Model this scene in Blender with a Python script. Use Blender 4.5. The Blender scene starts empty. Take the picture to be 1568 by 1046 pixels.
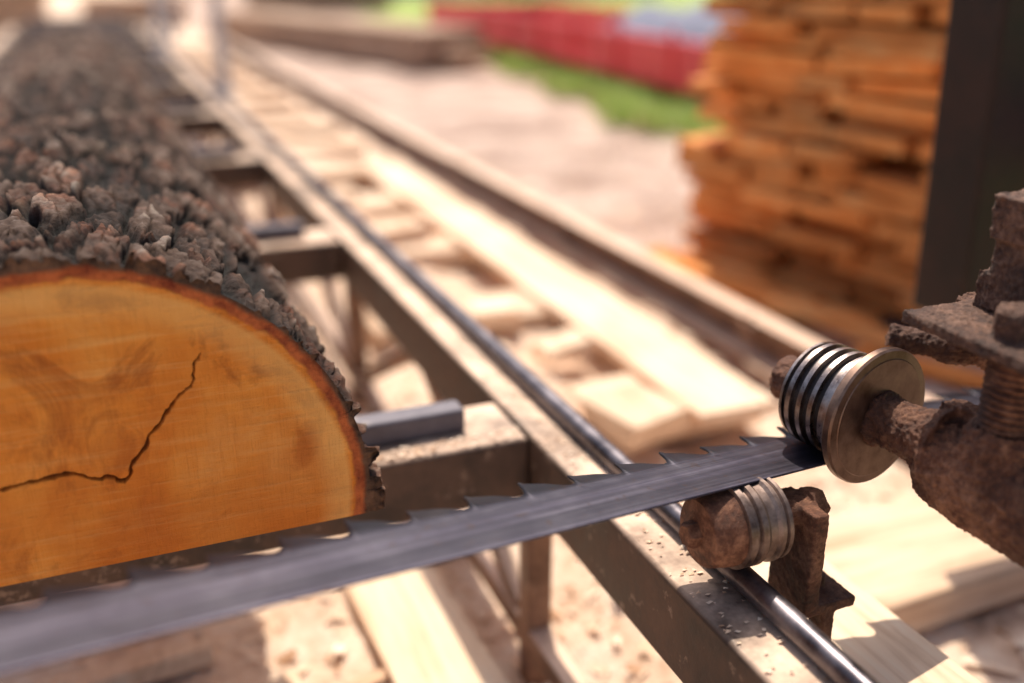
import bpy, math, random
from mathutils import Vector, Matrix, noise, Euler
random.seed(7)
K=0.3; G=2.1          # 1 layout unit = 0.3 m ; eye level is 2.1 units above the ground
R=random.random
def U(a,b): return a+(b-a)*R()
def W(p): return Vector((p[0]*K,p[1]*K,(p[2]+G)*K))
sc=bpy.context.scene
# ---------------------------------------------------------------- materials
class NT:
    def __init__(s,name):
        s.m=bpy.data.materials.new(name); s.m.use_nodes=True
        s.t=s.m.node_tree; s.b=s.t.nodes['Principled BSDF']
        s.co=s.t.nodes.new('ShaderNodeTexCoord').outputs['Object']
    def n(s,typ,**k):
        nd=s.t.nodes.new(typ)
        for a,v in k.items(): setattr(nd,a,v)
        return nd
    def l(s,a,b): s.t.links.new(a,b)
    def map(s,sc_,rot=(0,0,0)):
        m=s.n('ShaderNodeMapping'); m.inputs['Scale'].default_value=sc_; m.inputs['Rotation'].default_value=rot
        s.l(s.co,m.inputs['Vector']); return m.outputs[0]
    def noise(s,scale,detail=6,rough=.6,vec=None,dist=0):
        n=s.n('ShaderNodeTexNoise'); n.inputs['Scale'].default_value=scale; n.inputs['Detail'].default_value=detail
        n.inputs['Roughness'].default_value=rough; n.inputs['Distortion'].default_value=dist
        s.l(vec or s.co,n.inputs['Vector']); return n.outputs['Fac']
    def ramp(s,f,stops):
        r=s.n('ShaderNodeValToRGB'); e=r.color_ramp.elements
        while len(e)<len(stops): e.new(.5)
        for i,(p,c) in enumerate(stops):
            e[i].position=p; e[i].color=(c,c,c,1) if isinstance(c,(int,float)) else (*c,1)
        s.l(f,r.inputs['Fac']); return r.outputs['Color']
    def mix(s,f,a,b,mode='MIX'):
        m=s.n('ShaderNodeMix',data_type='RGBA',blend_type=mode)
        if isinstance(f,(int,float)): m.inputs[0].default_value=f
        else: s.l(f,m.inputs[0])
        for i,x in ((6,a),(7,b)):
            if isinstance(x,tuple): m.inputs[i].default_value=(*x,1)
            else: s.l(x,m.inputs[i])
        return m.outputs[2]
    def math(s,op,a,b=0,clamp=False):
        m=s.n('ShaderNodeMath',operation=op,use_clamp=clamp)
        for i,x in ((0,a),(1,b)):
            if isinstance(x,(int,float)): m.inputs[i].default_value=x
            else: s.l(x,m.inputs[i])
        return m.outputs[0]
    def attr(s,name):
        a=s.n('ShaderNodeAttribute',attribute_name=name); return a.outputs['Fac']
    def upz(s):
        g=s.n('ShaderNodeNewGeometry'); x=s.n('ShaderNodeSeparateXYZ'); s.l(g.outputs['Normal'],x.inputs[0]); return x.outputs[2]
    def bump(s,h,st,dist=.002):
        b=s.n('ShaderNodeBump'); b.inputs['Strength'].default_value=st; b.inputs['Distance'].default_value=dist
        s.l(h,b.inputs['Height']); s.l(b.outputs[0],s.b.inputs['Normal'])
    def col(s,c):
        if isinstance(c,tuple): s.b.inputs['Base Color'].default_value=(*c,1)
        else: s.l(c,s.b.inputs['Base Color'])
    def set(s,rough=.7,metal=0,spec=.4):
        for k,v in (('Roughness',rough),('Metallic',metal),('Specular IOR Level',spec)):
            if isinstance(v,(int,float)): s.b.inputs[k].default_value=v
            else: s.l(v,s.b.inputs[k])
def wood(name,dark,mid,light,axis='Y',vary=.5,spec=.2,lo=.35):
    n=NT(name); sc3={'Y':(9,.8,9),'X':(.8,9,9)}[axis]
    g=n.noise(7,7,.65,n.map(sc3),.6)
    big=n.noise(5,4,.6)
    f=n.math('ADD',n.math('MULTIPLY',g,.65),n.math('MULTIPLY',big,.35))
    c=n.ramp(f,[(.32,dark),(.5,mid),(.66,light)])
    rn=n.attr('rnd')
    c=n.mix(vary,c,n.ramp(rn,[(0,lo),(1,1.0)]),'MULTIPLY')
    n.col(c); n.set(.75,0,spec); n.bump(g,.5,.003); return n.m
def dusty_steel(name,dust=(.78,.56,.42),base=(.040,.026,.021),base2=(.13,.078,.054),metal=.15,amt=.46,r0=.38):
    n=NT(name)
    r=n.noise(14,8,.7); c=n.ramp(r,[(.38,base),(.62,base2)])
    up=n.upz(); f=n.math('MULTIPLY',n.math('SUBTRACT',up,.5,True),n.math('MULTIPLY',n.ramp(n.noise(9,6,.7),[(amt-.15,0),(amt+.12,1)]),2),True)
    sp=n.ramp(n.noise(55,4,.7),[(.60,0),(.68,.22)])
    c=n.mix(sp,c,dust); c=n.mix(f,c,dust); n.col(c); n.set(n.ramp(r,[(.3,r0),(.6,.7)]),0,.4)
    n.b.inputs['Metallic'].default_value=metal; n.bump(n.noise(60,6,.7),.35,.002); return n.m
def rust(name,sc_=1,dark=(.035,.013,.008),mid=(.17,.062,.031),light=(.44,.21,.115)):
    n=NT(name)
    a=n.noise(28*sc_,10,.75,None,.4); b=n.noise(210*sc_,6,.75); p=n.noise(12*sc_,5,.6)
    f=n.math('ADD',n.math('MULTIPLY',a,.6),n.math('MULTIPLY',b,.4))
    c=n.ramp(f,[(.38,dark),(.49,mid),(.61,light)])
    c=n.mix(n.ramp(p,[(.40,.55),(.55,0)]),c,dark)
    n.col(c); n.set(.62,.15,.5)
    n.bump(f,1.0,.005); return n.m

M={}
M['pale']=wood('pale_sawn_wood',(.58,.35,.21),(.90,.66,.47),(.96,.79,.61),'Y',.25)
M['paleX']=wood('pale_sawn_wood_cross',(.52,.31,.18),(.86,.62,.44),(.94,.76,.58),'X',.35)
M['greywood']=wood('weathered_timber',(.28,.155,.09),(.55,.36,.25),(.75,.55,.41),'Y',.5)
M['orange']=wood('orange_sawn_board',(.60,.17,.035),(.97,.38,.105),(.98,.58,.25),'Y',.55,.25,.28)
M['steel']=dusty_steel('dusty_dark_steel')
M['bar']=dusty_steel('worn_bar_steel',(.5,.42,.38),(.075,.068,.085),(.19,.175,.20),.5,.62)
M['railm']=dusty_steel('rail_steel',(.78,.56,.42),(.11,.052,.032),(.30,.165,.105),.1,.38)
M['rust']=rust('rusty_cast_iron'); M['rustd']=rust('dark_rusty_iron',1.4,(.030,.014,.010),(.12,.055,.035),(.32,.17,.11))
M['post']=dusty_steel('dark_painted_steel',(.055,.026,.018),(.013,.006,.004),(.034,.014,.009),.0,.9,.6)
# blade steel
n=NT('bandsaw_blade_steel')
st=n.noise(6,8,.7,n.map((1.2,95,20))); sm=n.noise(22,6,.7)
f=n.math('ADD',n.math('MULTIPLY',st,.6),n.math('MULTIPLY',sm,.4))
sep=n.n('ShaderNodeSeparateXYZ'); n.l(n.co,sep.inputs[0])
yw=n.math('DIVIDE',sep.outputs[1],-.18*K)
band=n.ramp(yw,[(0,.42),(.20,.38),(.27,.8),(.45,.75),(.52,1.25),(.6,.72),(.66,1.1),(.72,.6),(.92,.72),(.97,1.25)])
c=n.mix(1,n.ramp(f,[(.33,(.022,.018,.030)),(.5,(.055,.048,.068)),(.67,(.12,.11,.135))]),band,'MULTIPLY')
spots=n.ramp(n.noise(120,3,.6),[(.62,0),(.69,1)])
c=n.mix(n.math('MULTIPLY',spots,.55),c,(.045,.025,.02))
wipe=n.ramp(n.noise(4,6,.7,n.map((1,3,1)),.5),[(.52,0),(.72,.3)])
c=n.mix(wipe,c,(.18,.135,.125))
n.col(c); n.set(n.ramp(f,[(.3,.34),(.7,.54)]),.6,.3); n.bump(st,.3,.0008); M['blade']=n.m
def plainsteel(name,c0,c1,r0,r1,metal=1,sc_=60,mp=None):
    n=NT(name); f=n.noise(sc_,7,.7,n.map(mp) if mp else None)
    n.col(n.ramp(f,[(.35,c0),(.65,c1)])); n.set(n.ramp(f,[(.3,r0),(.7,r1)]),metal,.5); n.bump(f,.15,.001); return n.m
M['chrome']=plainsteel('worn_roller_steel',(.18,.13,.115),(.50,.43,.40),.22,.44)
M['wheel']=plainsteel('dirty_wheel_steel',(.10,.06,.045),(.36,.27,.23),.32,.6,.75,50)
M['flange']=plainsteel('worn_flange_steel',(.10,.055,.038),(.26,.17,.13),.32,.55,.85,40)
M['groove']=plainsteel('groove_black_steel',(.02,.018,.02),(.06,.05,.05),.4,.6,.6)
M['rod']=plainsteel('guide_rod_steel',(.08,.07,.08),(.27,.24,.26),.25,.5,.85,26)
M['palepaint']=plainsteel('pale_grey_paint',(.45,.44,.46),(.62,.6,.62),.4,.6,0,8)
M['red']=plainsteel('faded_red_paint',(.72,.035,.05),(.9,.10,.11),.4,.6,0,5)
M['tyre']=plainsteel('black_rubber',(.02,.02,.02),(.05,.045,.04),.7,.9,0,20)
M['tarp']=plainsteel('blue_grey_tarpaulin',(.10,.105,.17),(.24,.25,.33),.75,.9,0,4)
M['plaster']=plainsteel('pale_plaster',(.6,.56,.5),(.72,.69,.63),.8,.9,0,3)
M['roof']=plainsteel('brown_roof_tiles',(.14,.07,.05),(.22,.11,.08),.7,.9,0,6)
M['glass']=plainsteel('window_glass',(.03,.035,.04),(.05,.055,.06),.05,.1,0,3)
# bark
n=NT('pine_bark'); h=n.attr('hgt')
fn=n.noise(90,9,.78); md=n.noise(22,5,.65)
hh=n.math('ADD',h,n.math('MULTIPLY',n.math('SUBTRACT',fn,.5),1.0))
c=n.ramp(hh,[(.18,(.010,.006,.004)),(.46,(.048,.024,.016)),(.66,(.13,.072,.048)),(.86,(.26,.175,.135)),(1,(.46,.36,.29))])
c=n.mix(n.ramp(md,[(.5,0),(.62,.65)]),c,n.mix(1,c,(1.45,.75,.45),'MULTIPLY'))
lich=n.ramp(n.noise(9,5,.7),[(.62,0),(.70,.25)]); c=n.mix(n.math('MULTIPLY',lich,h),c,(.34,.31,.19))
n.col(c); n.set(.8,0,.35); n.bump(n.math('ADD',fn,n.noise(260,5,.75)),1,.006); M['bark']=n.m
# log end
n=NT('fresh_cut_log_end')
rad=n.attr('rad'); rr=n.attr('ring'); ck=n.attr('crack')
big=n.noise(9,6,.6,None,.8); fib=n.noise(70,6,.7)
sw=n.noise(10,6,.7,n.map((1.2,1,22),(0,.42,0)))
sw2=n.noise(14,6,.7,n.map((22,1,1.2),(0,.25,0)))
c=n.ramp(big,[(.3,(.60,.150,.013)),(.46,(.80,.245,.024)),(.6,(.91,.335,.048)),(.74,(.96,.45,.115))])
s1=n.n('ShaderNodeMath',operation='SINE'); n.l(n.math('ADD',n.math('MULTIPLY',rr,420),n.math('MULTIPLY',big,9)),s1.inputs[0])
c=n.mix(n.math('MULTIPLY',n.math('ADD',s1.outputs[0],1),.04),c,(.5,.12,.012))
c=n.mix(n.ramp(sw,[(.5,0),(.68,.40)]),c,(.96,.52,.17))
c=n.mix(n.ramp(sw2,[(.54,0),(.7,.22)]),c,(.50,.13,.014))
c=n.mix(n.ramp(n.noise(14,5,.65,None,1.5),[(.52,0),(.66,.7)]),c,(.38,.085,.008))
c=n.mix(n.ramp(n.noise(5,3,.6,None,1),[(.50,0),(.66,.5)]),c,(.55,.135,.012))
c=n.mix(n.ramp(rad,[(.78,0),(.84,.4),(.895,.55),(.915,.0)]),c,(.97,.54,.17))
rj=n.math('ADD',rad,n.math('MULTIPLY',n.math('SUBTRACT',fib,.5),.05))
rj=n.math('ADD',rj,n.math('MULTIPLY',n.math('SUBTRACT',n.noise(18,3,.6),.5),.06))
c=n.mix(n.ramp(rj,[(.920,0),(.932,1)]),c,n.ramp(fib,[(.35,(.20,.03,.008)),(.6,(.60,.15,.04))]))
c=n.mix(n.ramp(rj,[(.955,0),(.972,1)]),c,n.ramp(fib,[(.35,(.03,.015,.01)),(.65,(.20,.10,.055))]))
c=n.mix(n.math('MULTIPLY',ck,.8),c,(.07,.016,.005))
n.col(c); n.set(.6,0,.3); n.bump(n.math('ADD',fib,n.math('ADD',sw,sw2)),.8,.003); M['logend']=n.m
# ground
n=NT('ground_sawdust_dirt')
sep=n.n('ShaderNodeSeparateXYZ'); n.l(n.co,sep.inputs[0])
x,y=sep.outputs[0],sep.outputs[1]
nz=n.noise(3,8,.65); nf=n.noise(60,8,.75); nm=n.noise(11,6,.65)
saw=n.ramp(n.math('ADD',n.math('MULTIPLY',nf,.5),n.math('MULTIPLY',nm,.5)),[(.35,(.46,.27,.16)),(.46,(.84,.60,.44)),(.6,(.96,.79,.64))])
dirt=n.ramp(n.math('ADD',n.math('MULTIPLY',nf,.4),n.math('MULTIPLY',nz,.6)),[(.38,(.27,.17,.13)),(.5,(.54,.39,.32)),(.63,(.80,.63,.53))])
grass=n.ramp(nf,[(.35,(.20,.26,.06)),(.5,(.38,.48,.13)),(.65,(.62,.62,.34))])
fx=n.math('MULTIPLY',n.math('SUBTRACT',n.math('ADD',x,n.math('MULTIPLY',n.math('SUBTRACT',nz,.5),.5)),.92),5,True)
c=n.mix(fx,saw,dirt)
gx=n.math('SUBTRACT',n.math('SUBTRACT',n.math('ADD',x,n.math('MULTIPLY',n.math('SUBTRACT',nz,.5),1.8)),n.math('MULTIPLY',y,.10)),1.80)
c=n.mix(n.math('MULTIPLY',gx,3,True),c,grass)
n.col(c); n.set(.95,0,.15); n.bump(n.math('ADD',nf,nm),.7,.010); M['ground']=n.m
n=NT('grass_blade'); n.col(n.ramp(n.attr('rnd'),[(0,(.26,.38,.07)),(.6,(.50,.66,.16)),(1,(.80,.80,.40))])); n.set(.6,0,.3); M['grass']=n.m
n=NT('leaf'); n.col(n.ramp(n.attr('rnd'),[(0,(.03,.06,.012)),(1,(.10,.16,.03))])); n.set(.6,0,.3); M['leaf']=n.m
n=NT('chip'); n.col(n.ramp(n.attr('rnd'),[(0,(.45,.24,.13)),(.25,(.78,.54,.37)),(1,(.95,.78,.62))])); n.set(.8,0,.2); M['chip']=n.m

# ---------------------------------------------------------------- mesh builder
class B:
    def __init__(s): s.v=[];s.f=[];s.r=[]
    def add(s,vs,fs,rnd=None):
        o=len(s.v); s.v+= [Vector(q) for q in vs]; rnd=R() if rnd is None else rnd
        for f in fs: s.f.append([i+o for i in f]); s.r.append(rnd)
    def box(s,c,d,rot=(0,0,0),rnd=None,jit=0):
        E=Euler(rot).to_matrix(); vs=[]
        for k in (-.5,.5):
            for j in (-.5,.5):
                for i in (-.5,.5):
                    vs.append(Vector(c)+E@Vector((i*d[0],j*d[1],k*d[2]))+Vector((U(-jit,jit),U(-jit,jit),U(-jit,jit)*.5)))
        s.add(vs,[(0,2,3,1),(4,5,7,6),(0,1,5,4),(2,6,7,3),(0,4,6,2),(1,3,7,5)],rnd)
    def beam(s,p0,p1,w,h,rnd=None):
        p0=Vector(p0);p1=Vector(p1);d=(p1-p0);L=d.length;d.normalize()
        up=Vector((0,0,1)) if abs(d.z)<.95 else Vector((0,1,0))
        sd=d.cross(up).normalized(); u=sd.cross(d)
        vs=[p+sd*a*w/2+u*b*h/2 for p in (p0,p1) for a,b in ((-1,-1),(1,-1),(1,1),(-1,1))]
        s.add(vs,[(0,1,2,3),(7,6,5,4),(0,4,5,1),(1,5,6,2),(2,6,7,3),(3,7,4,0)],rnd)
    def lathe(s,p0,p1,prof,seg=48,rnd=None):
        p0=Vector(p0);d=Vector(p1)-p0;L=d.length;d.normalize()
        a=d.orthogonal().normalized();b=d.cross(a);vs=[]
        for t,r in prof:
            for i in range(seg):
                an=2*math.pi*i/seg
                vs.append(p0+d*t*L+(a*math.cos(an)+b*math.sin(an))*r)
        fs=[]
        for k in range(len(prof)-1):
            for i in range(seg):
                j=(i+1)%seg; fs.append((k*seg+i,k*seg+j,(k+1)*seg+j,(k+1)*seg+i))
        fs.append(tuple(reversed(range(seg)))); m=(len(prof)-1)*seg; fs.append(tuple(m+i for i in range(seg)))
        s.add(vs,fs,rnd)
    def cyl(s,p0,p1,r,seg=32,rnd=None): s.lathe(p0,p1,[(0,r*.93),(.0+.02,r),(.98,r),(1,r*.93)],seg,rnd)
    def done(s,name,mat,parent=None,bevel=0,smooth=True,ang=35,frame=None,rough=None,attrs=None):
        me=bpy.data.meshes.new(name)
        vs=[tuple(v*K) for v in s.v] if frame is not None else [tuple(W(v)) for v in s.v]
        me.from_pydata(vs,[],s.f); me.materials.append(mat)
        at=me.attributes.new('rnd','FLOAT','FACE'); at.data.foreach_set('value',s.r)
        for k,vals in (attrs or {}).items():
            a=me.attributes.new(k,'FLOAT','POINT'); a.data.foreach_set('value',vals)
        me.validate(); me.update()
        if smooth:
            me.polygons.foreach_set('use_smooth',[True]*len(me.polygons)); me.set_sharp_from_angle(angle=math.radians(ang))
        ob=bpy.data.objects.new(name,me); sc.collection.objects.link(ob)
        if frame is not None: ob.matrix_world=frame
        if parent: ob.parent=parent
        if bevel:
            b=ob.modifiers.new('b','BEVEL'); b.width=bevel*K; b.segments=2; b.limit_method='ANGLE'
        if rough:
            q=ob.modifiers.new('r','REMESH'); q.mode='VOXEL'; q.voxel_size=rough[0]*K; q.use_smooth_shade=True
            for st_,sz in ((rough[1]*.6,rough[2]),(rough[1]*.5,rough[2]*.25)):
                t=bpy.data.textures.new(name+'_t','CLOUDS'); t.noise_scale=sz*K; t.noise_depth=4
                dm=ob.modifiers.new('d','DISPLACE'); dm.texture=t; dm.strength=st_*K; dm.mid_level=.5; dm.texture_coords='LOCAL'
        return ob
def empty(name):
    e=bpy.data.objects.new(name,None); e.empty_display_size=.1; sc.collection.objects.link(e); return e
def N(x,y,z=0): return noise.noise(Vector((x,y,z)))

# ---------------------------------------------------------------- ground
def axis(lo,hi,f0,f1,st):
    a=[]; x=f0
    while x<=f1: a.append(x); x+=st
    s_=st; x=a[-1]
    while x<hi: s_*=1.35; x+=s_; a.append(x)
    s_=st; x=f0
    while x>lo: s_*=1.35; x-=s_; a.insert(0,x)
    return a
xs=axis(-1500,1500,-1.5,5,.04); ys=axis(-1500,1500,.3,13,.055)
def gz(xx,yy):
    z=-G
    if -6<xx<14 and -3<yy<40:
        z+=.10*N(xx*.6,yy*.6,3)+.05*N(xx*2.1,yy*1.8,1)+.022*N(xx*7,yy*7,2)
        z+=math.exp(-((xx-1.65)/.42)**2)*(.15+.14*N(xx*1.1,yy*.9,8)+.05*N(xx*3,yy*3,8))
        z+=.012*N(xx*17,yy*17,5)
        if xx>3.1: z-=.05
    return z
g=B(); vs=[(xx,yy,gz(xx,yy)) for yy in ys for xx in xs]
nx=len(xs); fs=[(j*nx+i,j*nx+i+1,(j+1)*nx+i+1,(j+1)*nx+i) for j in range(len(ys)-1) for i in range(nx-1)]
g.add(vs,fs,.5); g.done('ground',M['ground'],ang=180)

c=B()
for i in range(8000):
    x_=U(-1.2,3.1) if R()<.75 else U(3,6); y_=U(.6,11); l=U(.008,.038)*(2.6 if R()<.06 else 1)
    E=Euler((U(-.4,.4),U(-.4,.4),U(0,6.3))).to_matrix()
    base=Vector((x_,y_,gz(x_,y_)+U(0.002,.015)))
    w=l*U(.25,.6); t=U(.003,.010)
    q=[base+E@Vector(p) for p in ((-l,-w,0),(l,-w*.6,t),(l*.8,w,0),(-l*.9,w*.8,t))]
    c.add(q,[(0,1,2,3)])
for i in range(1500):
    x_=U(.975,1.11) if R()<.6 else U(.0,.95); y_=U(1.0,7)
    if x_<.96: y_=2.22+2.18*int(U(0,3))+U(0,.06)
    l=U(.003,.009); base=Vector((x_,y_,-1.199)); a_=U(0,6.3)
    c.add([base+Vector((math.cos(a_+k*1.57)*l,math.sin(a_+k*1.57)*l*.6,U(.0,.006))) for k in range(4)],[(0,1,2,3)])
c.done('wood_chips',M['chip'],smooth=False)

# ---------------------------------------------------------------- log
CX,CZ,RR,Y0,Y1,ZB=-.112,-1.04,.552,1.86,8.9,-1.12
def ss(a,b,x):
    t=max(0,min(1,(x-a)/(b-a))); return t*t*(3-2*t)
def barkh(th,y):
    u=th*RR; wx=.040*N(u*8,y*4,7)+.016*N(u*26,y*15,2)+.005*N(u*80,y*50,2); wy=.09*N(u*6,y*4,17)+.02*N(u*40,y*30,4)
    d,pp=noise.voronoi(Vector(((u+wx)*10.5,(y+wy)*3.4,.3)))
    e=d[1]-d[0]; cell=N(pp[0].x*3.1,pp[0].y*2.7,5)
    d2,p2=noise.voronoi(Vector(((u+wx*.7)*24,(y+wy)*10,.8))); e2=d2[1]-d2[0]; c2=N(p2[0].x*3.3,p2[0].y*3.9,1)
    plate=ss(.0,.20,e)*(.62+.38*ss(.0,.10,e2))
    tilt=.28*((y+wy)*10-p2[0].y)
    h=plate*(.60+.32*cell+.40*c2+tilt)+.16*N(u*60,y*35,9)+.04
    return max(0,min(1,h))
def brad(th,y):
    lump=1+.018*math.sin(th*3+1+y*.4)+.016*N(math.cos(th)*1.5,math.sin(th)*1.5,y*.5)
    return RR*lump*(1-.008*(y-Y0))
t0=math.asin((CZ-ZB)/RR)*-1; t1=math.pi-t0
NTH=560; rows=[Y0]; st=.006
while rows[-1]<Y1: rows.append(rows[-1]+st); st=min(.03,st*1.005)
lg=empty('sawn_log')
b=B(); vs=[];hg=[]
for y in rows:
    for i in range(NTH+1):
        th=t0+(t1-t0)*i/NTH; h=barkh(th,y); r=brad(th,y)+.056*(h-.6)
        if y<Y0+.02: r=max(r,brad(th,y)-.012)
        vs.append((CX+r*math.cos(th),y,max(ZB+.002,CZ+r*math.sin(th)))); hg.append(h)
n1=NTH+1
fs=[(j*n1+i+1,j*n1+i,(j+1)*n1+i,(j+1)*n1+i+1) for j in range(len(rows)-1) for i in range(NTH)]
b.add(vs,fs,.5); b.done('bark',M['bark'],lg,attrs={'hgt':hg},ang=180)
b=B(); b.add([(CX-RR*.98,Y0+.002,ZB),(CX+RR*.98,Y0+.002,ZB),(CX+RR*.93,Y1,ZB),(CX-RR*.93,Y1,ZB)],[(0,3,2,1)],.9)
m=len(rows)-1; far=[vs[m*n1+i] for i in range(n1)]; b.add(far,[tuple(range(n1))],.5)
b.done('sawn_underside',M['pale'],lg,smooth=False)
PX,PZ=-.047,-.94
cr=[((-.047,-.94),(.005,-.87)),((.005,-.87),(.05,-.805)),((.05,-.805),(.094,-.764)),((.094,-.764),(.12,-.70)),
    ((-.047,-.94),(-.12,-.915)),((-.12,-.915),(-.19,-.905)),((-.19,-.905),(-.26,-.915)),((-.26,-.915),(-.40,-.88))]
wd=[.0042,.0036,.0030,.0018,.005,.005,.005,.0035]
def crk(x,z):
    x+=.012*N(x*22,z*22,3)+.004*N(x*80,z*80,3); z+=.014*N(x*25,z*25,8)+.004*N(x*80,z*80,8); best=0
    for ((ax,az),(bx,bz)),w in zip(cr,wd):
        dx,dz=bx-ax,bz-az; t=max(0,min(1,((x-ax)*dx+(z-az)*dz)/(dx*dx+dz*dz)))
        d=math.hypot(x-ax-t*dx,z-az-t*dz); best=max(best,1-d/w)
    return max(0,min(1,best*1.4))
NR=260; vs2=[];rad=[];ring=[];ckk=[]
outer=[(vs[i][0],vs[i][2]) for i in range(n1)]
nb=240
outer+= [(outer[-1][0]+(outer[0][0]-outer[-1][0])*k/nb,ZB) for k in range(1,nb)]
no=len(outer)
for j in range(NR+1):
    t=j/NR
    for k,(ox,oz) in enumerate(outer):
        x=CX+(ox-CX)*t; z=CZ+(oz-CZ)*t
        rd=math.hypot(x-CX,z-CZ)/max(.01,brad(math.atan2(z-CZ,x-CX),Y0))
        cc=crk(x,z)
        vs2.append((x,Y0+.012*cc-.002*N(x*30,z*30,2)*(1-t)+(0 if rd<.955 else (rd-.955)*.35*abs(N(x*40,z*40,6))),z))
        rad.append(rd); ring.append(math.hypot(x-PX,z-PZ)*K+.004*N(x*6,z*6,1)); ckk.append(cc)
fs=[(j*no+k,j*no+(k+1)%no,(j+1)*no+(k+1)%no,(j+1)*no+k) for j in range(NR) for k in range(no)]
b=B(); b.add(vs2,fs,.5); b.done('cut_end',M['logend'],lg,attrs={'rad':rad,'ring':ring,'crack':ckk},ang=180)

# ---------------------------------------------------------------- mill bed
bed=empty('sawmill_bed')
b=B()
for bx in (1.04,-1.25):
    b.box((bx,10,-1.305),(.15,24,.21),rnd=.5)
b.done('side_beams',M['steel'],bed,bevel=.012)
b=B()
for k in range(11):
    y=2.2+2.18*k
    b.box((-.105,y+.14,-1.295),(2.13,.26,.185),rnd=.5)
b.done('cross_beams',M['steel'],bed,bevel=.012)
b=B()
for k in range(11):
    y=2.30+2.18*k
    b.box((-.1,y+.05,-1.168),(1.83,.075,.066),rnd=.5); b.box((-.1,y+.115,-1.182),(1.80,.05,.034),rnd=.5)
b.done('log_rests',M['bar'],bed,bevel=.008)
b=B()
for bx in (1.03,-1.25):
    b.box((bx,10,-1.93),(.075,24,.07),rnd=.5)
    for k in range(11):
        y=2.32+2.18*k
        b.beam((bx,y,-1.41),(bx,y,-2.12),.08,.07); b.beam((bx,y+.1,-1.9),(bx,y+1.05,-1.42),.05,.06); b.beam((bx,y+2.08,-1.9),(bx,y+1.15,-1.42),.05,.06)
b.done('truss_legs',M['railm'],bed,bevel=.006)
b=B(); b.cyl((1.085,-1,-1.170),(1.085,22,-1.170),.026,24); b.done('guide_rod',M['rod'],bed)
b=B()
for (px,py,h) in ((1.16,10,1.6),(1.3,17.5,1.9),(.9,14.2,1.3)):
    b.box((px,py,-1.2+h/2),(.11,.09,h)); b.box((px,py,-1.18),(.2,.2,.05)); b.beam((px,py+.05,-.7),(px,py+.5,-1.18),.05,.05)
b.done('log_stops',M['palepaint'],bed,bevel=.01)

# ---------------------------------------------------------------- outer rail on sleepers, boards
rl=empty('carriage_rail'); b=B()
rx=3.2
b.box((rx,13,-1.835),(.13,27,.03)); b.box((rx+.03,13,-1.935),(.03,27,.168)); b.box((rx+.0,13,-2.032),(.2,27,.024))
b.done('rail_profile',M['railm'],rl,bevel=.006)
b=B(); 
for y in (4.2,6.6,9,12): b.box((rx-.07,y,-1.88),(.07,.1,.09)); b.cyl((rx-.09,y,-1.84),(rx-.09,y,-1.79),.025,10)
b.done('rail_clips',M['railm'],rl,bevel=.005)
b=B(); y=.75
while y<27:
    L=U(1.5,1.75); z=-2.0 
    xr=2.78+U(-.05,.1)+(0.35 if y<3 else 0)
    b.box((xr-L/2,y,z+U(-.015,.015)),(L,U(.38,.6),.13),(U(-.02,.02),U(-.02,.02),U(-.05,.05)),jit=.02); y+=1.5
b.done('timber_sleepers',M['paleX'],bevel=.012)
b=B(); b.box((2.5,6.45,-1.895),(.40,6.2,.055),(0,.01,-.006),.95,jit=.01); b.done('sawn_plank',M['pale'],bevel=.006)
b=B(); b.box((1.47,1.15,-1.52),(.24,1.25,.15),(0,.03,.02),.9,jit=.012); b.done('timber_block',M['pale'],bevel=.008)
b=B()
for p,d,rz in (((2.0,3.45,-1.86),(.34,.3,.12),.3),((1.95,5.0,-1.88),(.26,.34,.1),-.3),((1.9,6.9,-1.86),(.4,.3,.12),.2),((1.75,8.3,-1.88),(.4,.25,.1),.1),
    ((.22,2.42,-2.04),(.22,.16,.08),.2),((-.15,2.75,-2.04),(.5,.10,.05),.1),((1.55,2.6,-1.84),(.3,.1,.06),.7),((1.6,4.1,-1.84),(.5,.13,.05),1.2),((2.1,4.4,-1.9),(.3,.2,.07),.2),
    ((1.5,5.6,-1.84),(.45,.12,.05),.9),((1.9,2.3,-1.9),(.3,.12,.05),-.6),((2.9,1.55,-2.0),(.7,.16,.06),.5)):
    b.box(p,d,(U(-.1,.1),U(-.1,.1),rz),jit=.02)
b.done('wood_offcuts',M['pale'],bevel=.008)
b=B()
b.box((.72,2.9,-2.03),(.3,3.6,.05),(0,0,.04),.9,jit=.01); b.done('sawn_plank',M['pale'],bevel=.006)

# ---------------------------------------------------------------- blade
PR=Vector((1.338,1.663,-1.0)); D=Vector((.98,.178,-.094)).normalized()
Yb=Vector((-.178,.984,0)); Zb=D.cross(Yb).normalized(); Yb=Zb.cross(D).normalized()
FB=Matrix.Translation(W(PR))@Matrix((D,Yb,Zb)).transposed().to_4x4()
b=B(); p=.118; prof=[(0,0,0),(.08,-.0085,.07),(.22,-.014,.2),(.42,-.021,.4),(.58,-.031,.56),(.70,-.0395,.68),(.80,-.0435,.77),(.89,-.041,.84),(.945,-.033,.90),(.975,-.021,.94),(.985,-.010,.97)]
vs=[]; levels=[-.056,-.07,-.10,-.13,-.155,-.17,-.1775,-.18]
for k in range(-22,13):
    sset=(.0045,-.0045,0)[k%3]; nset=(.0045,-.0045,0)[(k+1)%3]
    for (fx_,fy,bx_) in prof:
        s_=sset if fx_<.5 else nset; zz=s_*max(0,1+fy/.03)
        vs.append(((k+fx_)*p,fy+.003,zz))
        for li,yl in enumerate(levels): vs.append(((k+bx_)*p,yl,.0012 if li==6 else 0))
nl=len(levels)+1; nc=len(vs)//nl
fs=[(i*nl+j,i*nl+j+1,(i+1)*nl+j+1,(i+1)*nl+j) for i in range(nc-1) for j in range(nl-1)]
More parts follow.
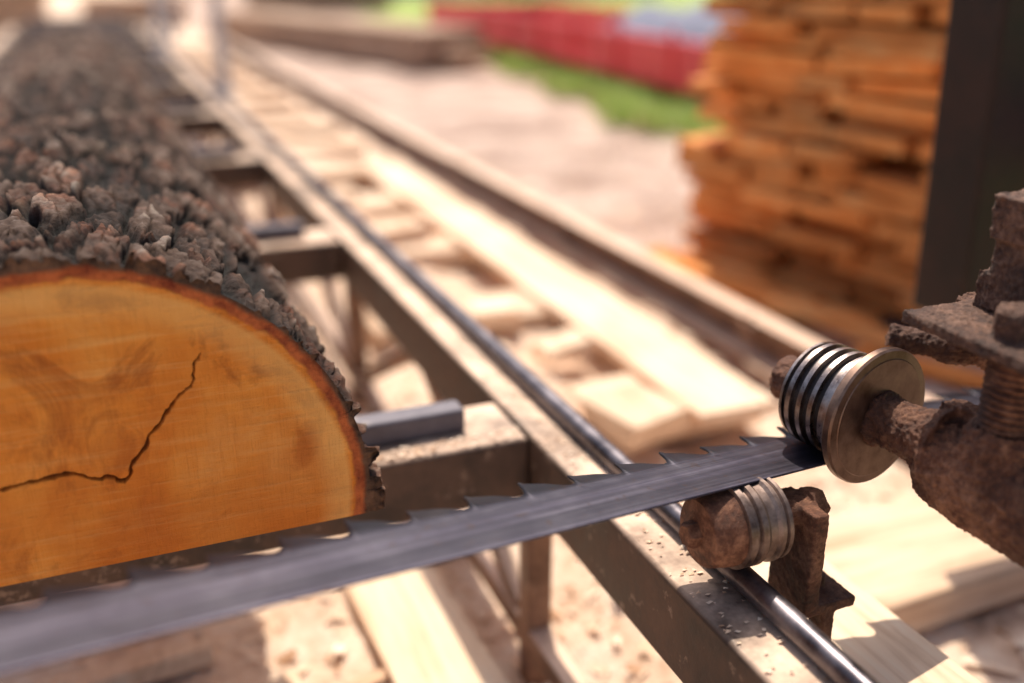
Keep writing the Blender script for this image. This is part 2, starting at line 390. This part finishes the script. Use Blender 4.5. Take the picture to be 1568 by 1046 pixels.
b.add(vs,fs,.5); bl=b.done('bandsaw_blade',M['blade'],frame=FB,ang=40)
so=bl.modifiers.new('s','SOLIDIFY'); so.thickness=.0045*K; so.offset=0

# ---------------------------------------------------------------- blade guide
gd=empty('blade_guide_roller'); A=Vector((-.178,.984,0)); F=Vector((1.41,1.445,-.885))
b=B(); r=.115
b.lathe(F+A*-.012,F+A*.016,[(0,.05),(0.001,.128),(.06,.130),(.10,.139),(.12,.146),(.3,.149),(.8,.149),(1,.143)],96); b.done('flange',M['flange'],gd,ang=30)
L=.149
b=B(); t=.17; prof=[(0,.128),(.12,.128),(.125,.103)]
for k in range(4):
    prof+=[(t,.103),(t+.008,r),(t+.085,r),(t+.095,.103)]; t+=.20
prof+=[(.935,.103),(.94,r*.97),(.99,r*.96),(1,r*.86)]
b.lathe(F+A*.016,F+A*.165,prof,96); b.done('grooved_barrel',M['chrome'],gd,ang=25)
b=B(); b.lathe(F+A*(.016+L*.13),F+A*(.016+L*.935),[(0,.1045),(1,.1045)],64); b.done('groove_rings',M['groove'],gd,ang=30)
b=B(); b.lathe(F+A*.16,F+A*.26,[(0,.045),(.3,.045),(.35,.055),(.9,.052),(1,.035)],10); b.done('shaft_nut',M['rust'],gd,rough=(.004,.016,.03))
b=B()
b.lathe(F-A*.008,F-A*.17,[(0,.058),(.08,.060),(.12,.052),(.6,.056),(.8,.066),(1,.085)],32)
b.lathe(F-A*.13+Vector((0,0,-.02)),F-A*.62+Vector((.05,0,-.10)),[(0,.060),(.06,.088),(.2,.098),(.5,.104),(1,.108)],40)
b.lathe((1.462,1.18,-.88),(1.462,1.18,-.80),[(0,.085),(.8,.066),(1,.057)],24)
b.box((1.475,1.27,-.85),(.07,.10,.09),(0,.2,.2))
b.done('shaft_casting',M['rust'],gd,rough=(.0035,.022,.035))
bp=Vector((1.462,1.18,0)); pr=[]; nt=13
for k in range(nt): pr+=[(k/nt,.040),((k+.25)/nt,.041),((k+.5)/nt,.050),((k+.62)/nt,.050)]
pr.append((1,.040))
b=B(); b.lathe(bp+Vector((0,0,-.83)),bp+Vector((0,0,-.65)),pr,48); b.done('threaded_bolt',M['rust'],gd,ang=25)
b=B()
b.box((1.62,1.2,-.645),(.46,.39,.024)); b.box((1.80,1.2,-.56),(.022,.39,.17))
b.lathe((1.47,1.2,-.63),(1.47,1.2,-.575),[(0,.045),(.8,.045),(1,.036)],6); 
b.lathe((1.60,1.11,-.63),(1.60,1.11,-.54),[(0,.05),(.8,.05),(1,.04)],6)
b.done('bracket_plate',M['rustd'],gd,rough=(.0035,.014,.03))
b=B()
b.box((1.65,1.27,-.56),(.22,.15,.16),(0,.10,0)); b.box((1.66,1.26,-.445),(.25,.19,.085),(0,-.05,0)); b.box((1.70,1.25,-.48),(.25,.1,.17))
b.box((1.64,1.3,-.6),(.20,.13,.08)); b.box((1.61,1.27,-.395),(.06,.06,.03))
b.done('adjuster_block',M['rustd'],gd,rough=(.0035,.018,.04))
b=B()
b.lathe((1.555,1.57,-.775),(1.74,1.43,-.80),[(0,.018),(.1,.03),(.3,.026),(.5,.036),(.7,.028),(1,.04)],14); b.lathe((1.545,1.58,-.77),(1.575,1.555,-.775),[(0,.028),(1,.03)],6)
b.beam((1.66,1.49,-.79),(1.64,1.46,-.66),.05,.04); b.done('side_bolt',M['rust'],gd,rough=(.004,.024,.03))
b=B(); b.beam((1.8,1.2,-.58),(3.2,1.2,-.58),.16,.14); b.beam((1.5,.9,-.95),(3.1,.55,-1.0),.16,.16); b.done('support_arms',M['rustd'],gd,bevel=.01)

# ---------------------------------------------------------------- column of the saw head
hd=empty('saw_head_frame'); b=B()
b.beam((2.785,2.4,-1.12),(2.69,2.4,1.8),.50,.22); b.done('column',M['post'],hd,bevel=.015)
b=B(); b.box((3.1,1.55,-.55),(.24,2.0,.2)); b.box((3.0,2.4,-.55),(.4,.2,.2)); b.box((3.2,.6,-1.2),(.2,.2,1.5)); b.done('head_beam',M['post'],hd,bevel=.01)

# ---------------------------------------------------------------- carriage wheel on rod
wh=empty('carriage_wheel'); wc=Vector((0,1.44,-1.062))
def P(x): return (x,wc.y,wc.z)
b=B(); b.lathe(P(1.055),P(1.16),[(0,.078),(.03,.088),(.16,.088),(.20,.080),(.26,.080),(.30,.088),(.42,.088),(.50,.082),(.66,.082),(.72,.088),(.80,.088),(.83,.080),(.87,.080),(.90,.086),(.98,.086),(1,.08)],72)
b.done('grooved_rim',M['wheel'],wh,ang=30)
b=B(); b.lathe(P(.985),P(1.058),[(0,.03),(.02,.040),(.06,.044),(.08,.066),(.16,.072),(.8,.080),(1,.080)],56); b.lathe(P(.96),P(.99),[(0,.022),(.3,.028),(1,.028)],6); b.done('hub',M['rust'],wh,ang=40)
b=B(); b.cyl(P(1.15),P(1.29),.026,16); b.box((1.235,1.43,-1.16),(.035,.13,.24)); b.lathe(P(1.253),P(1.285),[(0,.044),(1,.040)],6); b.box((1.285,1.43,-1.272),(.13,.13,.024))
b.box((1.285,1.39,-1.36),(.03,.05,.17)); b.lathe((1.30,1.44,-1.262),(1.30,1.44,-1.235),[(0,.026),(1,.024)],6)
b.done('bracket',M['rust'],wh,rough=(.004,.006,.04))

# ---------------------------------------------------------------- board stack
dv=Vector((.207,-.978,0)); nv=Vector((-.978,-.207,0)); base=Vector((3.86,6.2,-2.1))
ang=math.atan2(dv.y,dv.x); b=B(); z=.07; lay=0
while z<2.7:
    th=U(.085,.125); lay+=1
    slide=.07*math.sin(lay*.7)+U(-.04,.04)
    for depth in range(4):
        s_=.14*z+U(-.12,.08); 
        while s_<3.4:
            L=U(.32,.9); o=depth*.42+slide+U(-.09,.05)
            if depth==0 and R()<.17: s_+=U(.12,.24); continue
            cpt=base+dv*(s_+L/2)-nv*(o+.2)+Vector((0,0,z+th/2))
            b.box(cpt,(L,.38,th*.82),(U(-.12,.04),U(-.04,.04),ang+U(-.06,.06)),jit=.012)
            s_+=L+ (U(.0,.04) if R()<.45 else U(.06,.14))
    z+=th
b.done('board_stack',M['orange'],bevel=.006)
b=B()
for i in range(9):
    cpt=base+dv*U(.2,2.6)+nv*U(.05,.4)+Vector((0,0,U(.03,.12))); b.box(cpt,(U(.5,1.2),.16,.06),(0,0,ang+U(-.3,.3)),jit=.01)
b.done('fallen_boards',M['orange'],bevel=.005)

# ---------------------------------------------------------------- timber pile + far pale lumber
b=B(); q0=Vector((3.6,30.6,-2.1)); q1=Vector((6.6,19.7,-2.1)); dd=(q1-q0).normalized(); nn=Vector((-dd.y,dd.x,0))
for lv in range(2):
    for k in range(3):
        o=nn*(k*.62-.1)+Vector((0,0,.22+lv*.37)); e=U(-.3,.3)
        b.beam(q0+o-dd*e,q1+o+dd*U(-.4,.1)-dd*lv*.2,.56,.33)
for t in (.1,.5,.9):
    c0=q0.lerp(q1,t); b.beam(c0-nn*.3+Vector((0,0,.03)),c0+nn*1.6+Vector((0,0,.03)),.2,.08)
b.done('timber_pile',M['greywood'],bevel=.03)
for (lx,ly,lw,nh) in ((-2.6,31,3.4,7),(1.6,36,3.0,5),(9.5,44,6,6)):
    b=B()
    for h_ in range(nh):
        for k in range(5):
            b.box((lx+U(-.12,.12),ly+k*.4,-2.0+.2*h_),(lw+U(-.4,.3),.36,.15),(0,0,U(-.02,.02)))
    b.done('lumber_stack',M['greywood'],bevel=.01)

# ---------------------------------------------------------------- red trailer
tr=empty('red_trailer'); t0_=Vector((7.7,11.0,0)); t1_=Vector((9.0,28,0)); td=(t1_-t0_).normalized(); tn=Vector((td.y,-td.x,0)); TL=(t1_-t0_).length
def T(s_,o,z): return t0_+td*s_+tn*o+Vector((0,0,z))
b=B()
for o in (0,3.2):
    b.beam(T(0,o,-1.40),T(TL,o,-1.40),.06,.50); b.beam(T(0,o,-1.10),T(TL,o,-1.10),.14,.06); b.beam(T(0,o,-1.71),T(TL,o,-1.71),.14,.08)
    k=0
    while k<TL: b.beam(T(k,o-.05 if o==0 else o+.05,-1.7),T(k,o-.05 if o==0 else o+.05,-.95),.1,.07); k+=1.9
b.beam(T(0,0,-1.4),T(0,3.2,-1.4),.06,.56); b.beam(T(TL,0,-1.4),T(TL,3.2,-1.4),.06,.56); b.beam(T(TL,1.6,-1.65),T(TL+3,1.6,-1.75),.16,.14)
b.done('side_boards',M['red'],tr,bevel=.015)
b=B(); b.box(T(TL/2,1.6,-1.69),(3.1,TL-.1,.05),(0,0,math.atan2(td.y,td.x)-math.pi/2)); b.done('deck',M['greywood'],tr)
b=B()
for s_ in (4,13.5):
    for o in (.45,2.75):
        b.lathe(T(s_,o-.13,-1.84),T(s_,o+.13,-1.84),[(0,.12),(.02,.24),(.25,.27),(.75,.27),(.98,.24),(1,.12)],32)
    b.cyl(T(s_,.3,-1.84),T(s_,2.9,-1.84),.05,12)
b.done('wheels',M['tyre'],tr)
b=B(); vs=[];nu,nvv=40,24
for i in range(nu+1):
    for j in range(nvv+1):
        a_=i/nu; c_=j/nvv; s_=.3+a_*6.5; o=.2+c_*2.8
        h=1.0*(math.sin(math.pi*a_)**.4)*(math.sin(math.pi*c_)**.45)*(1+.35*N(s_*.8,o*.9,3))+.1*N(s_*3,o*3,5)
        vs.append(T(s_,o,-1.66+max(0,h)))
b.add(vs,[(i*(nvv+1)+j,i*(nvv+1)+j+1,(i+1)*(nvv+1)+j+1,(i+1)*(nvv+1)+j) for i in range(nu) for j in range(nvv)],.5)
b.done('tarpaulin_load',M['tarp'],tr,ang=180)

# ---------------------------------------------------------------- grass
b=B()
for i in range(5200):
    y=U(9,34); xc=6.9+.135*(y-11); x=xc+abs(random.gauss(0,1.2))*1.2-.35+.9*N(y*.8,i*.0,2)
    if N(x*.9,y*.5,4)<-.12: continue
    for k in range(4):
        a_=U(0,6.28); h=U(.08,.36); w=U(.012,.025); bx_=Vector((x+U(-.1,.1),y+U(-.1,.1),-G)); dr=Vector((math.cos(a_),math.sin(a_),0)); sd=Vector((-dr.y,dr.x,0))*w
        b.add([bx_-sd,bx_+sd,bx_+sd*.6+dr*h*.25+Vector((0,0,h*.6)),bx_+dr*h*.6+Vector((0,0,h)),bx_-sd*.6+dr*h*.25+Vector((0,0,h*.6))],[(0,1,2,4),(4,2,3)])
b.done('grass',M['grass'],smooth=False)

# ---------------------------------------------------------------- trees & house beyond
def tree(x,y,H):
    e=empty('deciduous_tree'); b=B(); tp=Vector((x,y,-G)); 
    b.lathe(tp,tp+Vector((U(-1,1),U(-1,1),H*.7)),[(0,H*.035),(.05,H*.026),(.5,H*.017),(1,H*.005)],12)
    ends=[]
    for k in range(14):
        z0=H*U(.22,.62); a_=U(0,6.28); l=H*U(.18,.34); en=tp+Vector((math.cos(a_)*l,math.sin(a_)*l,z0+l*U(.3,.8)))
        b.lathe(tp+Vector((0,0,z0)),en,[(0,H*.010),(1,H*.003)],6); ends.append(en)
    ends.append(tp+Vector((0,0,H*.8))); b.done('trunk_and_limbs',M['greywood'],e)
    b=B()
    for en in ends:
        for q in range(260):
            c0=en+Vector((random.gauss(0,1),random.gauss(0,1),random.gauss(0,.7)))*H*.075; s_=H*.012*U(.6,1.5); a1=Vector((U(-1,1),U(-1,1),U(-1,1))).normalized()*s_; a2=a1.orthogonal()
            b.add([c0-a1,c0+a2*.6,c0+a1,c0-a2*.6],[(0,1,2,3)])
    b.done('leaves',M['leaf'],e,smooth=False)
for x,y,H in ((-22,95,34),(2,110,30),(20,100,38),(44,92,30),(70,75,34),(-50,80,36),(95,40,34)): tree(x,y,H)
hs=empty('farmhouse'); b=B(); hx,hy=26,72
b.box((hx,hy,-G+5),(24,14,10)); b.done('walls',M['plaster'],hs)
b=B(); z0=-G+10
b.add([(hx-13,hy-8,z0),(hx+13,hy-8,z0),(hx+13,hy+8,z0),(hx-13,hy+8,z0),(hx-13,hy,z0+6),(hx+13,hy,z0+6)],[(0,1,5,4),(2,3,4,5),(0,4,3),(1,2,5),(0,3,2,1)]); b.done('roof',M['roof'],hs,smooth=False)
b=B()
for k in range(4): b.box((hx-9+6*k,hy-7.02,-G+5.5),(2.6,.1,3.6))
b.done('windows',M['glass'],hs)
b=B(); b.box((hx+0,hy-7.03,-G+3.5),(2.8,.12,7)); b.done('door',M['greywood'],hs)

# ---------------------------------------------------------------- camera, light
fw=Vector((.355,.863,-.358)).normalized(); rt=fw.cross(Vector((0,0,1))).normalized(); up=rt.cross(fw)
cm=bpy.data.cameras.new('camera'); co=bpy.data.objects.new('camera',cm); sc.collection.objects.link(co)
co.matrix_world=Matrix.Translation(W((0,0,0)))@Matrix((rt,up,-fw)).transposed().to_4x4()
cm.lens=35; cm.sensor_width=36; cm.clip_start=.02; cm.clip_end=1500
cm.dof.use_dof=True; cm.dof.focus_distance=2.03*K; cm.dof.aperture_fstop=2.0
sc.camera=co
el,az=math.radians(60),math.radians(17)
ds=Vector((math.sin(az)*math.cos(el),math.cos(az)*math.cos(el),math.sin(el)))
s=bpy.data.lights.new('sun','SUN'); s.energy=5; s.angle=math.radians(.5); s.color=(1,.91,.77)
so_=bpy.data.objects.new('sun',s); sc.collection.objects.link(so_); so_.rotation_euler=ds.to_track_quat('Z','Y').to_euler()
w=bpy.data.worlds.new('World'); sc.world=w; w.use_nodes=True; nt_=w.node_tree
sk=nt_.nodes.new('ShaderNodeTexSky'); sk.sky_type='NISHITA'; sk.sun_disc=False; sk.sun_elevation=el; sk.sun_rotation=az; sk.dust_density=4
nt_.links.new(sk.outputs[0],nt_.nodes['Background'].inputs[0]); nt_.nodes['Background'].inputs[1].default_value=.15
sc.view_settings.view_transform='Standard'; sc.view_settings.look='None'; sc.view_settings.exposure=0
